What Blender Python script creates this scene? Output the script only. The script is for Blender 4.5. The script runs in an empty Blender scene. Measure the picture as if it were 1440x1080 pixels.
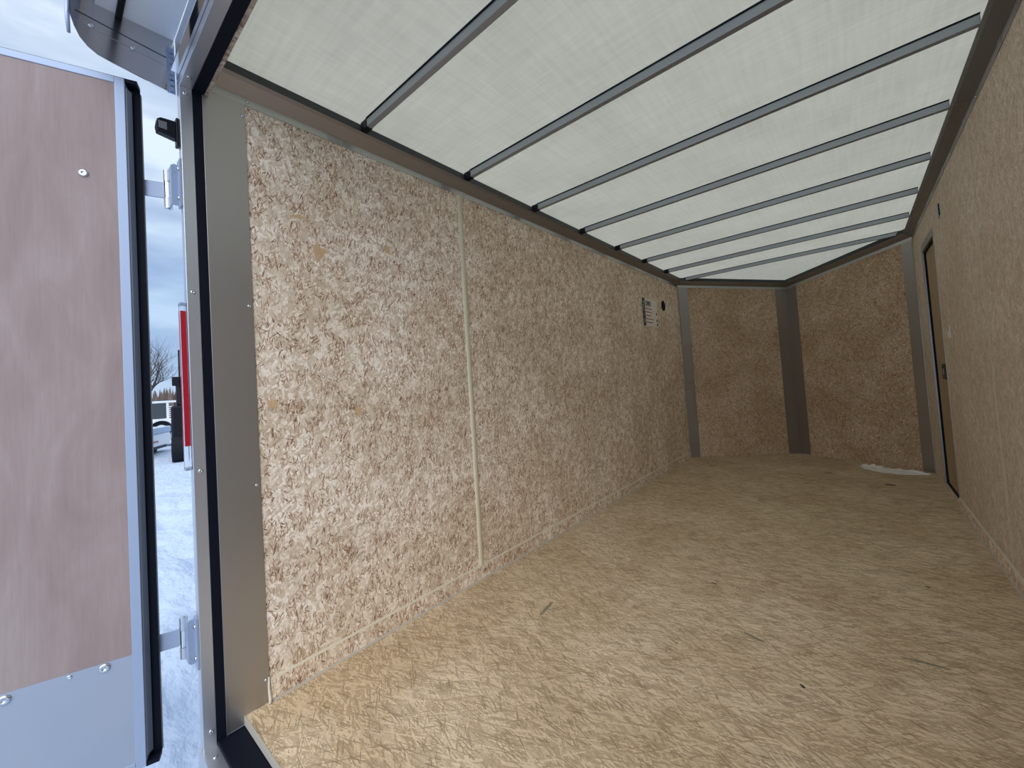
import bpy, bmesh, math, random
from mathutils import Vector, Matrix, noise

C = bpy.context.scene
col = C.collection
PI = math.pi

# ------------------------------------------------------------------ camera
yaw, pitch, roll = 0.6839, 0.0345, -0.0666
F_PX = 560.02
CAM = Vector((1.6892, -0.1329, 1.0575))
fw = Vector((-math.sin(yaw) * math.cos(pitch), math.cos(yaw) * math.cos(pitch), math.sin(pitch)))
r0 = Vector((math.cos(yaw), math.sin(yaw), 0))
u0 = r0.cross(fw)
rt = math.cos(roll) * r0 + math.sin(roll) * u0
up = -math.sin(roll) * r0 + math.cos(roll) * u0
cam_data = bpy.data.cameras.new('camera')
cam = bpy.data.objects.new('camera', cam_data)
col.objects.link(cam)
M = Matrix((rt, up, -fw)).transposed().to_4x4()
M.translation = CAM
cam.matrix_world = M
cam_data.sensor_width = 36.0
cam_data.lens = F_PX / 1440 * 36
cam_data.shift_x = -26.12 / 1440
cam_data.shift_y = -19.14 / 1440
cam_data.clip_start = 0.01
cam_data.clip_end = 500
C.camera = cam

# ------------------------------------------------------------------ world (overcast winter sky)
w = bpy.data.worlds.new('overcast_sky')
C.world = w
w.use_nodes = True
nt = w.node_tree
nt.nodes.clear()
def N(nt, t, **kw):
    n = nt.nodes.new(t)
    for k, v in kw.items():
        setattr(n, k, v)
    return n
out = N(nt, 'ShaderNodeOutputWorld')
bg = N(nt, 'ShaderNodeBackground')
nt.links.new(bg.outputs[0], out.inputs[0])
tc = N(nt, 'ShaderNodeTexCoord')
mp = N(nt, 'ShaderNodeMapping')
mp.inputs['Scale'].default_value = (1.0, 1.0, 3.6)
nt.links.new(tc.outputs['Generated'], mp.inputs[0])
nz = N(nt, 'ShaderNodeTexNoise')
nz.inputs['Scale'].default_value = 4.2
nz.inputs['Detail'].default_value = 5
nz.inputs['Roughness'].default_value = 0.5
nt.links.new(mp.outputs[0], nz.inputs[0])
sep = N(nt, 'ShaderNodeSeparateXYZ')
nt.links.new(tc.outputs['Generated'], sep.inputs[0])
grad = N(nt, 'ShaderNodeValToRGB')          # by elevation
cr = grad.color_ramp
def ramp_set(cr, items):
    while len(cr.elements) > 1:
        cr.elements.remove(cr.elements[-1])
    cr.elements[0].position, cr.elements[0].color = items[0][0], (*items[0][1], 1)
    for p_, c_ in items[1:]:
        e = cr.elements.new(p_)
        e.color = (*c_, 1)
ramp_set(cr, [(0.0, (0.62, 0.76, 0.98)), (0.06, (0.46, 0.64, 0.90)), (0.22, (0.42, 0.60, 0.88)), (0.42, (0.63, 0.78, 1.0)), (1.0, (0.80, 0.92, 1.06))])
nt.links.new(sep.outputs[2], grad.inputs[0])
cl = N(nt, 'ShaderNodeValToRGB')
ramp_set(cl.color_ramp, [(0.36, (0.80, 0.82, 0.88)), (0.50, (0.98, 0.98, 0.98)), (0.64, (1.30, 1.24, 1.14))])
nt.links.new(nz.outputs[0], cl.inputs[0])
mul = N(nt, 'ShaderNodeMix', data_type='RGBA', blend_type='MULTIPLY')
mul.inputs[0].default_value = 1.0
nt.links.new(grad.outputs[0], mul.inputs[6])
nt.links.new(cl.outputs[0], mul.inputs[7])
# unseen sky glow added to light the interior, behind and right of trailer's rear
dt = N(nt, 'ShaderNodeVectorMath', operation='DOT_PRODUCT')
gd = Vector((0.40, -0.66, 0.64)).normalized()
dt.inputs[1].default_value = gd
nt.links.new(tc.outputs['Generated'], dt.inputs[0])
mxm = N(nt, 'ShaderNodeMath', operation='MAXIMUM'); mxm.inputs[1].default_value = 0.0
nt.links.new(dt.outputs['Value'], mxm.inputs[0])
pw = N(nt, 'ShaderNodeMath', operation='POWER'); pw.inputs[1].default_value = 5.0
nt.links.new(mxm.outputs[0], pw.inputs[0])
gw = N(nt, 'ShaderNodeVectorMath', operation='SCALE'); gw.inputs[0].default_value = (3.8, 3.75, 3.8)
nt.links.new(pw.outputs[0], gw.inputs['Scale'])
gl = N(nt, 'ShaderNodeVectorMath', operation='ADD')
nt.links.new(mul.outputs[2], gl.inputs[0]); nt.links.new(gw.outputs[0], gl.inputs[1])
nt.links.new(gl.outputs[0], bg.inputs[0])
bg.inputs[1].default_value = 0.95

C.view_settings.view_transform = 'Standard'
C.view_settings.look = 'None'
C.view_settings.gamma = 1
C.view_settings.exposure = 0.0
C.view_settings.use_curve_mapping = False

# ------------------------------------------------------------------ materials
def lin(r, g, b):
    f = lambda c: ((c / 255 + 0.055) / 1.055) ** 2.4 if c > 10 else c / 255 / 12.92
    return (f(r), f(g), f(b))

def mat(name, rgb=(0.5, 0.5, 0.5), rough=0.5, metal=0.0, spec=0.5, **kw):
    m = bpy.data.materials.new(name)
    m.use_nodes = True
    b = m.node_tree.nodes['Principled BSDF']
    b.inputs['Base Color'].default_value = (*rgb, 1)
    b.inputs['Roughness'].default_value = rough
    b.inputs['Metallic'].default_value = metal
    b.inputs['Specular IOR Level'].default_value = spec
    for k, v in kw.items():
        b.inputs[k].default_value = v
    return m

def add_noise(m, coord='Object', scale=(40, 40, 2), lo=None, hi=None, bump=0.0, rough=None, detail=3):
    nt = m.node_tree
    b = nt.nodes['Principled BSDF']
    t = N(nt, 'ShaderNodeTexCoord')
    mp = N(nt, 'ShaderNodeMapping')
    mp.inputs['Scale'].default_value = scale
    nt.links.new(t.outputs[coord], mp.inputs[0])
    n = N(nt, 'ShaderNodeTexNoise')
    n.inputs['Scale'].default_value = 1.0
    n.inputs['Detail'].default_value = detail
    nt.links.new(mp.outputs[0], n.inputs[0])
    if lo is not None:
        r = N(nt, 'ShaderNodeValToRGB')
        ramp_set(r.color_ramp, [(0.3, lo), (0.7, hi)])
        nt.links.new(n.outputs[0], r.inputs[0])
        nt.links.new(r.outputs[0], b.inputs['Base Color'])
    if rough:
        mr = N(nt, 'ShaderNodeMapRange')
        mr.inputs[1].default_value, mr.inputs[2].default_value = 0.3, 0.7
        mr.inputs[3].default_value, mr.inputs[4].default_value = rough
        nt.links.new(n.outputs[0], mr.inputs[0])
        nt.links.new(mr.outputs[0], b.inputs['Roughness'])
    if bump:
        bp = N(nt, 'ShaderNodeBump')
        bp.inputs['Strength'].default_value = bump
        bp.inputs['Distance'].default_value = 0.002
        nt.links.new(n.outputs[0], bp.inputs['Height'])
        nt.links.new(bp.outputs[0], b.inputs['Normal'])
    return m

def osb(name, base, layers, wash=None, rough=0.75, spread=0.6, seed=0.0, fray=0.0018, flat=0.0):
    """Oriented strand board: stacked layers of stretched, rotated Voronoi cells, each cell one strand.
    layers: (angle, cells per metre along, cells per metre across, coverage, [colours])"""
    m = mat(name, base, rough, spec=0.25)
    nt = m.node_tree
    b = nt.nodes['Principled BSDF']
    L = nt.links.new
    uv = N(nt, 'ShaderNodeUVMap')
    # slow warp: strands lie in gently changing directions; fine warp: torn edges
    n1 = N(nt, 'ShaderNodeTexNoise', noise_dimensions='2D')
    n1.inputs['Scale'].default_value = 7
    n1.inputs['Detail'].default_value = 1
    L(uv.outputs[0], n1.inputs[0])
    s1 = N(nt, 'ShaderNodeVectorMath', operation='SUBTRACT')
    s1.inputs[1].default_value = (0.5, 0.5, 0.5)
    L(n1.outputs['Color'], s1.inputs[0])
    m1 = N(nt, 'ShaderNodeVectorMath', operation='SCALE')
    m1.inputs['Scale'].default_value = 0.022 * spread
    L(s1.outputs[0], m1.inputs[0])
    n2 = N(nt, 'ShaderNodeTexNoise', noise_dimensions='2D')
    n2.inputs['Scale'].default_value = 120
    n2.inputs['Detail'].default_value = 2
    L(uv.outputs[0], n2.inputs[0])
    s2 = N(nt, 'ShaderNodeVectorMath', operation='SUBTRACT')
    s2.inputs[1].default_value = (0.5, 0.5, 0.5)
    L(n2.outputs['Color'], s2.inputs[0])
    m2 = N(nt, 'ShaderNodeVectorMath', operation='SCALE')
    m2.inputs['Scale'].default_value = fray
    L(s2.outputs[0], m2.inputs[0])
    a1 = N(nt, 'ShaderNodeVectorMath', operation='ADD')
    L(uv.outputs[0], a1.inputs[0]); L(m1.outputs[0], a1.inputs[1])
    a2 = N(nt, 'ShaderNodeVectorMath', operation='ADD')
    L(a1.outputs[0], a2.inputs[0]); L(m2.outputs[0], a2.inputs[1])
    cn_ = N(nt, 'ShaderNodeTexNoise', noise_dimensions='2D')
    cn_.inputs['Scale'].default_value = 16
    cn_.inputs['Detail'].default_value = 2
    L(uv.outputs[0], cn_.inputs[0])
    clump = N(nt, 'ShaderNodeMapRange'); clump.inputs[1].default_value = 0.38; clump.inputs[2].default_value = 0.62
    clump.inputs[3].default_value = -0.7; clump.inputs[4].default_value = 1.5
    L(cn_.outputs[0], clump.inputs[0])
    cur = None
    hsum = None
    for i, (ang, lx, ly, cov, cols) in enumerate(layers):
        rot = N(nt, 'ShaderNodeMapping', vector_type='POINT')
        rot.inputs['Rotation'].default_value = (0, 0, math.radians(ang))
        rot.inputs['Location'].default_value = (seed + 3.17 * i, 1.7 * seed + 5.31 * i, 0)
        L(a2.outputs[0], rot.inputs[0])
        sc = N(nt, 'ShaderNodeVectorMath', operation='MULTIPLY')
        sc.inputs[1].default_value = (lx, ly, 1)
        L(rot.outputs[0], sc.inputs[0])
        v = N(nt, 'ShaderNodeTexVoronoi', voronoi_dimensions='2D')
        v.inputs['Scale'].default_value = 1
        L(sc.outputs[0], v.inputs['Vector'])
        sp = N(nt, 'ShaderNodeSeparateColor')
        L(v.outputs['Color'], sp.inputs[0])
        lt = N(nt, 'ShaderNodeMapRange', interpolation_type='SMOOTHSTEP')
        src = sp.outputs[0]
        if cov < 0.2:                       # dark slivers gather in loose clumps
            cm = N(nt, 'ShaderNodeMath', operation='MULTIPLY_ADD')
            L(clump.outputs[0], cm.inputs[0]); cm.inputs[1].default_value = -0.8 * cov; L(src, cm.inputs[2])
            ca = N(nt, 'ShaderNodeMath', operation='ADD'); L(cm.outputs[0], ca.inputs[0]); ca.inputs[1].default_value = 0.4 * cov
            src = ca.outputs[0]
        lt.inputs[1].default_value = cov + 0.012
        lt.inputs[2].default_value = cov - 0.012
        L(src, lt.inputs[0])
        rp = N(nt, 'ShaderNodeValToRGB')
        rp.color_ramp.interpolation = 'CONSTANT' if len(cols) > 3 else 'LINEAR'
        ramp_set(rp.color_ramp, [(k / len(cols) if len(cols) > 3 else k / max(1, len(cols) - 1), c) for k, c in enumerate(cols)])
        L(sp.outputs[1], rp.inputs[0])
        mx = N(nt, 'ShaderNodeMix', data_type='RGBA')
        L(lt.outputs[0], mx.inputs[0])
        if cur is None:
            mx.inputs[6].default_value = (*base, 1)
        else:
            L(cur, mx.inputs[6])
        L(rp.outputs[0], mx.inputs[7])
        cur = mx.outputs[2]
        if i < 3:
            hm = N(nt, 'ShaderNodeMath', operation='MULTIPLY')
            L(lt.outputs[0], hm.inputs[0]); L(sp.outputs[2], hm.inputs[1])
            if hsum is None:
                hsum = hm.outputs[0]
            else:
                ha = N(nt, 'ShaderNodeMath', operation='ADD')
                L(hsum, ha.inputs[0]); L(hm.outputs[0], ha.inputs[1])
                hsum = ha.outputs[0]
    # fine wood fibre inside the strands
    n3m = N(nt, 'ShaderNodeMapping'); n3m.inputs['Scale'].default_value = (90, 260, 1) if wash is None else (220, 90, 1)
    L(a2.outputs[0], n3m.inputs[0])
    n3 = N(nt, 'ShaderNodeTexNoise', noise_dimensions='2D'); n3.inputs['Scale'].default_value = 1; n3.inputs['Detail'].default_value = 3
    L(n3m.outputs[0], n3.inputs[0])
    r3 = N(nt, 'ShaderNodeValToRGB'); ramp_set(r3.color_ramp, [(0.3, (0.86, 0.84, 0.82)), (0.7, (1.08, 1.08, 1.08))])
    L(n3.outputs[0], r3.inputs[0])
    mm = N(nt, 'ShaderNodeMix', data_type='RGBA', blend_type='MULTIPLY'); mm.inputs[0].default_value = 1
    L(cur, mm.inputs[6]); L(r3.outputs[0], mm.inputs[7])
    # broad blotches
    n4 = N(nt, 'ShaderNodeTexNoise', noise_dimensions='2D'); n4.inputs['Scale'].default_value = 2.6; n4.inputs['Detail'].default_value = 4
    L(uv.outputs[0], n4.inputs[0])
    r4 = N(nt, 'ShaderNodeValToRGB'); ramp_set(r4.color_ramp, [(0.35, (0.90, 0.87, 0.82)), (0.65, (1.06, 1.07, 1.09))])
    L(n4.outputs[0], r4.inputs[0])
    m4 = N(nt, 'ShaderNodeMix', data_type='RGBA', blend_type='MULTIPLY'); m4.inputs[0].default_value = 1
    L(mm.outputs[2], m4.inputs[6]); L(r4.outputs[0], m4.inputs[7])
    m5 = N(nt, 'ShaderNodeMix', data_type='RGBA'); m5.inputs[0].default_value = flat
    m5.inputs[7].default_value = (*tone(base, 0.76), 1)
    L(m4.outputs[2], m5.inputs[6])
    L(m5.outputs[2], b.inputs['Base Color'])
    bp = N(nt, 'ShaderNodeBump'); bp.inputs['Strength'].default_value = 0.35; bp.inputs['Distance'].default_value = 0.0012
    L(hsum, bp.inputs['Height']); L(bp.outputs[0], b.inputs['Normal'])
    return m

def tone(c, k, w=0.0):
    """the same wood a little lighter or darker, w > 0 warmer"""
    r, g, b = c
    return (r * k * (1 + w), g * k, b * k * (1 - w * 1.5))
cw = lin(236, 220, 199)
cream, pale, white = tone(cw, 1.0), tone(cw, 1.12, -0.02), tone(cw, 1.22, -0.04)
tan, pink, honey = tone(cw, 0.86, 0.04), tone(cw, 0.90, 0.02), tone(cw, 0.78, 0.09)
brown, dark, rust = lin(190, 160, 134), lin(140, 108, 86), lin(164, 118, 84)
WALL_LAYERS = [
    (90, 18, 52, 0.60, [tone(cw, .84, .03), cream, pale, tan, white]),
    (66, 24, 66, 0.45, [white, cream, tone(cw, .88, .02), pale, tone(cw, 0.80, .04)]),
    (112, 26, 76, 0.42, [pale, tone(cw, .80, .04), cream, white, pink]),
    (30, 30, 80, 0.30, [cream, tone(cw, .84, .03), white, tone(cw, 0.76, .05)]),
    (84, 36, 110, 0.36, [white, pale, tone(cw, .86), tone(cw, 0.78, .04)]),
    (145, 44, 120, 0.26, [tan, tone(cw, .76, .05), cream, white]),
    (93, 40, 230, 0.15, [tan, brown, white, cream]),
    (70, 44, 250, 0.10, [brown, tan, tan, brown]),
    (112, 46, 270, 0.10, [brown, dark, tan, brown]),
    (86, 56, 330, 0.08, [dark, brown, brown, tan]),
    (35, 70, 300, 0.05, [brown, dark, tan, brown]),
    (145, 70, 330, 0.05, [brown, dark, tan, brown]),
]
M_WALL = osb('strand_board_wall', cw, WALL_LAYERS, wash=True, seed=1.0, spread=0.5)
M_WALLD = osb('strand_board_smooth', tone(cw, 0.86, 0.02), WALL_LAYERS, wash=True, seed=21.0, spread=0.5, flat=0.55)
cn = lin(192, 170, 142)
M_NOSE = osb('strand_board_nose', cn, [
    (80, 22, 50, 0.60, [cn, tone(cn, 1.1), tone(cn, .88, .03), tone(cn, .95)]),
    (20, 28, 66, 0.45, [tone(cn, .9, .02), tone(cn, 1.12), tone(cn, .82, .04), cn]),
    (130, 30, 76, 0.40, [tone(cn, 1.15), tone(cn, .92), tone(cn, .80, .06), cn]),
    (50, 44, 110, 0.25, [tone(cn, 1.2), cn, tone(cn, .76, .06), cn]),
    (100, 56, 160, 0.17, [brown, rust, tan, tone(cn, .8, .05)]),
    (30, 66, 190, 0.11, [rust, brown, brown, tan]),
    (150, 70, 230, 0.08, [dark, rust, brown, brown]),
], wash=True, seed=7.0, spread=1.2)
cf = lin(200, 180, 151)
fy, fp, fh = tone(cf, 1.0), tone(cf, 1.16, -0.02), tone(cf, 0.84, 0.04)
M_FLOOR = osb('strand_board_floor', cf, [
    (0, 9, 60, 0.60, [fy, fp, fh, tone(cf, .92)]),
    (-13, 10, 64, 0.45, [fp, fy, fh, tone(cf, 1.1)]),
    (15, 11, 70, 0.42, [fh, fp, fy, tone(cf, .9)]),
    (-32, 13, 90, 0.34, [fp, tone(cf, .84, .03), fy, tone(cf, 1.22)]),
    (30, 13, 90, 0.32, [tone(cf, 1.14), fh, fy, tone(cf, .84)]),
    (-5, 12, 130, 0.30, [tone(cf, 1.25), tone(cf, .78, .05), fp, fy]),
    (20, 12, 170, 0.24, [tone(cf, 1.25), tone(cf, .74, .05), fp, fh]),
    (-24, 13, 180, 0.22, [tone(cf, 1.22), tone(cf, .76, .03), fp, fh]),
    (46, 14, 240, 0.10, [tone(cf, .66, .06), fp, tone(cf, 1.25), fh]),
    (-44, 14, 240, 0.10, [tone(cf, .66, .06), tone(cf, 1.25), fp, tone(cf, .76, .05)]),
    (6, 15, 400, 0.14, [tone(cf, .60, .02), tone(cf, .62, .06), tone(cf, 1.3), fh]),
    (-16, 16, 460, 0.08, [tone(cf, .46, .08), tone(cf, .58, .02), tone(cf, .62, .08), fh]),
    (30, 18, 500, 0.05, [tone(cf, .42, .08), tone(cf, .48, .04), tone(cf, .56, .08), fh]),
], seed=3.0, spread=0.3, fray=0.0007)
M_EDGE = add_noise(mat('board_cut_edge', (0.5, 0.4, 0.3), 0.8), scale=(60, 60, 200), lo=lin(120, 96, 76), hi=lin(214, 198, 176))
M_CEIL = bpy.data.materials.new('translucent_roof_sheet')
M_CEIL.use_nodes = True
nt = M_CEIL.node_tree
nt.nodes.clear()
o_ = N(nt, 'ShaderNodeOutputMaterial')
tr = N(nt, 'ShaderNodeBsdfTranslucent')
df = N(nt, 'ShaderNodeBsdfDiffuse')
mx = N(nt, 'ShaderNodeMixShader'); mx.inputs[0].default_value = 0.24
t_ = N(nt, 'ShaderNodeTexCoord')
def weave(scale):
    mp_ = N(nt, 'ShaderNodeMapping'); mp_.inputs['Scale'].default_value = scale
    nt.links.new(t_.outputs['Object'], mp_.inputs[0])
    n_ = N(nt, 'ShaderNodeTexNoise'); n_.inputs['Scale'].default_value = 1; n_.inputs['Detail'].default_value = 4; n_.inputs['Roughness'].default_value = 0.6
    nt.links.new(mp_.outputs[0], n_.inputs[0])
    return n_.outputs[0]
wa, wb, wc = weave((4, 70, 1)), weave((70, 4, 1)), weave((3, 3, 1))
ad = N(nt, 'ShaderNodeMath', operation='ADD'); nt.links.new(wa, ad.inputs[0]); nt.links.new(wb, ad.inputs[1])
ad2 = N(nt, 'ShaderNodeMath', operation='ADD'); nt.links.new(ad.outputs[0], ad2.inputs[0]); nt.links.new(wc, ad2.inputs[1])
rp = N(nt, 'ShaderNodeMapRange'); rp.inputs[1].default_value = 1.1; rp.inputs[2].default_value = 1.9
nt.links.new(ad2.outputs[0], rp.inputs[0])
rc = N(nt, 'ShaderNodeValToRGB'); ramp_set(rc.color_ramp, [(0, (0.315, 0.306, 0.248)), (1, (0.405, 0.393, 0.32))])
nt.links.new(rp.outputs[0], rc.inputs[0])
nt.links.new(rc.outputs[0], tr.inputs[0])
df.inputs[0].default_value = (0.72, 0.69, 0.6, 1)
nt.links.new(tr.outputs[0], mx.inputs[1]); nt.links.new(df.outputs[0], mx.inputs[2])
nt.links.new(mx.outputs[0], o_.inputs[0])

M_STEEL = add_noise(mat('brushed_galvanised_panel', (0.42, 0.405, 0.385), 0.36, 0.85), scale=(2, 3, 300), rough=(0.30, 0.36))
M_STEELN = add_noise(mat('dull_corner_steel', (0.34, 0.32, 0.30), 0.38, 0.85), scale=(3, 3, 5), rough=(0.26, 0.5))
M_EDGECH = mat('dull_edge_channel', (0.13, 0.14, 0.165), 0.5, 0.6)
M_RAIL = add_noise(mat('grey_rail_face', (0.32, 0.34, 0.36), 0.30, 0.85), scale=(3, 3, 3), rough=(0.2, 0.45))
M_BOW = add_noise(mat('grey_steel_bow', (0.36, 0.39, 0.42), 0.42, 0.75), scale=(4, 200, 200), rough=(0.34, 0.48))
M_COVE = add_noise(mat('bare_steel_cove', (0.38, 0.37, 0.36), 0.38, 0.85), scale=(60, 3, 60), rough=(0.32, 0.44))
M_FLANGE = mat('steel_flange', (0.46, 0.46, 0.44), 0.35, 0.85)
M_ALU = mat('aluminium_extrusion', (0.62, 0.65, 0.70), 0.34, 0.9)
M_ALUD = mat('satin_aluminium_door_edge', (0.33, 0.40, 0.53), 0.5, 0.4)
M_KICK = add_noise(mat('satin_kick_plate', (0.38, 0.42, 0.49), 0.42, 0.6), scale=(8, 8, 8), rough=(0.36, 0.5))
M_CHROME = mat('polished_aluminium', (0.82, 0.83, 0.85), 0.06, 1.0)
M_SATIN = mat('satin_hood_underside', (0.93, 0.95, 0.98), 0.35, 0.3)
M_CHEEK = mat('polished_hood_side', (0.50, 0.48, 0.48), 0.16, 1.0)
M_SKIN = mat('white_trailer_skin', (0.75, 0.76, 0.78), 0.3, 0.0)
M_RUBBER = mat('black_rubber', (0.003, 0.005, 0.012), 0.6, spec=0.15)
M_BLACK = mat('black_plastic', (0.006, 0.007, 0.012), 0.4, spec=0.25)
M_DARKGAP = mat('dark_sealant', (0.03, 0.033, 0.038), 0.6)
M_CAULK = mat('cream_sealant', lin(205, 196, 172), 0.55)
M_BATTEN = mat('cream_joint_strip', lin(212, 204, 176), 0.5)
M_CAULKG = mat('grey_sealant', lin(176, 170, 158), 0.6)
M_ZINC = mat('zinc_screw', (0.60, 0.64, 0.66), 0.22, 1.0)
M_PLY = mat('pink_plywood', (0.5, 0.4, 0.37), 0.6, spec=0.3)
nt = M_PLY.node_tree
t_ = N(nt, 'ShaderNodeTexCoord'); mp_ = N(nt, 'ShaderNodeMapping'); mp_.inputs['Scale'].default_value = (9, 9, 2.6)
nt.links.new(t_.outputs['Object'], mp_.inputs[0])
n_ = N(nt, 'ShaderNodeTexNoise'); n_.inputs['Scale'].default_value = 1; n_.inputs['Detail'].default_value = 6; n_.inputs['Roughness'].default_value = 0.62; n_.inputs['Distortion'].default_value = 0.8
nt.links.new(mp_.outputs[0], n_.inputs[0])
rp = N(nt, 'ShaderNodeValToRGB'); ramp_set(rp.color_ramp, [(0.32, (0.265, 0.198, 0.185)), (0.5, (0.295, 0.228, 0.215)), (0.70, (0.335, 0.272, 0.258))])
nt.links.new(n_.outputs[0], rp.inputs[0])
mp2 = N(nt, 'ShaderNodeMapping'); mp2.inputs['Scale'].default_value = (160, 160, 7)
nt.links.new(t_.outputs['Object'], mp2.inputs[0])
n2 = N(nt, 'ShaderNodeTexNoise'); n2.inputs['Scale'].default_value = 1; n2.inputs['Detail'].default_value = 3
nt.links.new(mp2.outputs[0], n2.inputs[0])
r2 = N(nt, 'ShaderNodeValToRGB'); ramp_set(r2.color_ramp, [(0.3, (0.95, 0.95, 0.95)), (0.7, (1.04, 1.04, 1.04))])
nt.links.new(n2.outputs[0], r2.inputs[0])
mm = N(nt, 'ShaderNodeMix', data_type='RGBA', blend_type='MULTIPLY'); mm.inputs[0].default_value = 1
nt.links.new(rp.outputs[0], mm.inputs[6]); nt.links.new(r2.outputs[0], mm.inputs[7])
nt.links.new(mm.outputs[2], nt.nodes['Principled BSDF'].inputs['Base Color'])
M_TAN = add_noise(mat('tan_door_panel', lin(166, 144, 112), 0.6), scale=(8, 8, 8), lo=lin(160, 138, 106), hi=lin(170, 148, 116))
M_RED = mat('red_reflector', (0.38, 0.008, 0.02), 0.3)
M_CLEAR = mat('clear_lens', (0.86, 0.90, 0.96), 0.08, 0.0, **{'Transmission Weight': 0.85, 'IOR': 1.3})
M_SNOW = mat('snow', (0.46, 0.55, 0.69), 0.85, spec=0.2)
add_noise(M_SNOW, scale=(5, 8, 5), bump=1.0, detail=6)
for n in M_SNOW.node_tree.nodes:
    if n.type == 'BUMP':
        n.inputs['Distance'].default_value = 0.07
        n.inputs['Strength'].default_value = 0.8
M_BARK = mat('dark_bark', (0.07, 0.05, 0.045), 0.9)
M_TWIG = mat('brown_scrub', (0.17, 0.13, 0.11), 0.95)
M_TYRE = mat('tyre_rubber', (0.010, 0.010, 0.014), 0.8, spec=0.2)
M_WPAINT = mat('white_paint', (0.78, 0.80, 0.82), 0.4)
M_GPAINT = mat('grey_screen', (0.05, 0.06, 0.07), 0.6)
M_KPAINT = mat('black_paint', (0.004, 0.005, 0.009), 0.45, spec=0.2)
M_LABEL = mat('label_paper', lin(236, 228, 218), 0.5)
M_INK = mat('label_ink', (0.01, 0.008, 0.01), 0.5)
M_REDINK = mat('label_red_ink', lin(150, 60, 60), 0.5)
M_WHINK = mat('label_white_ink', (0.8, 0.8, 0.8), 0.5)
M_PLASTIC = mat('crumpled_plastic_film', (0.85, 0.83, 0.80), 0.35)
M_KNOT = mat('dark_knot', lin(52, 40, 34), 0.8)
M_GREYSTRAND = add_noise(mat('weathered_strand', lin(128, 120, 100), 0.8), scale=(20, 200, 20), lo=lin(112, 106, 90), hi=lin(146, 136, 112))
M_FLAKE = add_noise(mat('honey_flake', honey, 0.8), scale=(160, 160, 20), lo=lin(196, 160, 118), hi=lin(216, 184, 140))
M_FLAKEP = add_noise(mat('pink_flake', pink, 0.8), scale=(160, 160, 20), lo=lin(198, 172, 150), hi=lin(212, 190, 170))

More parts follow.
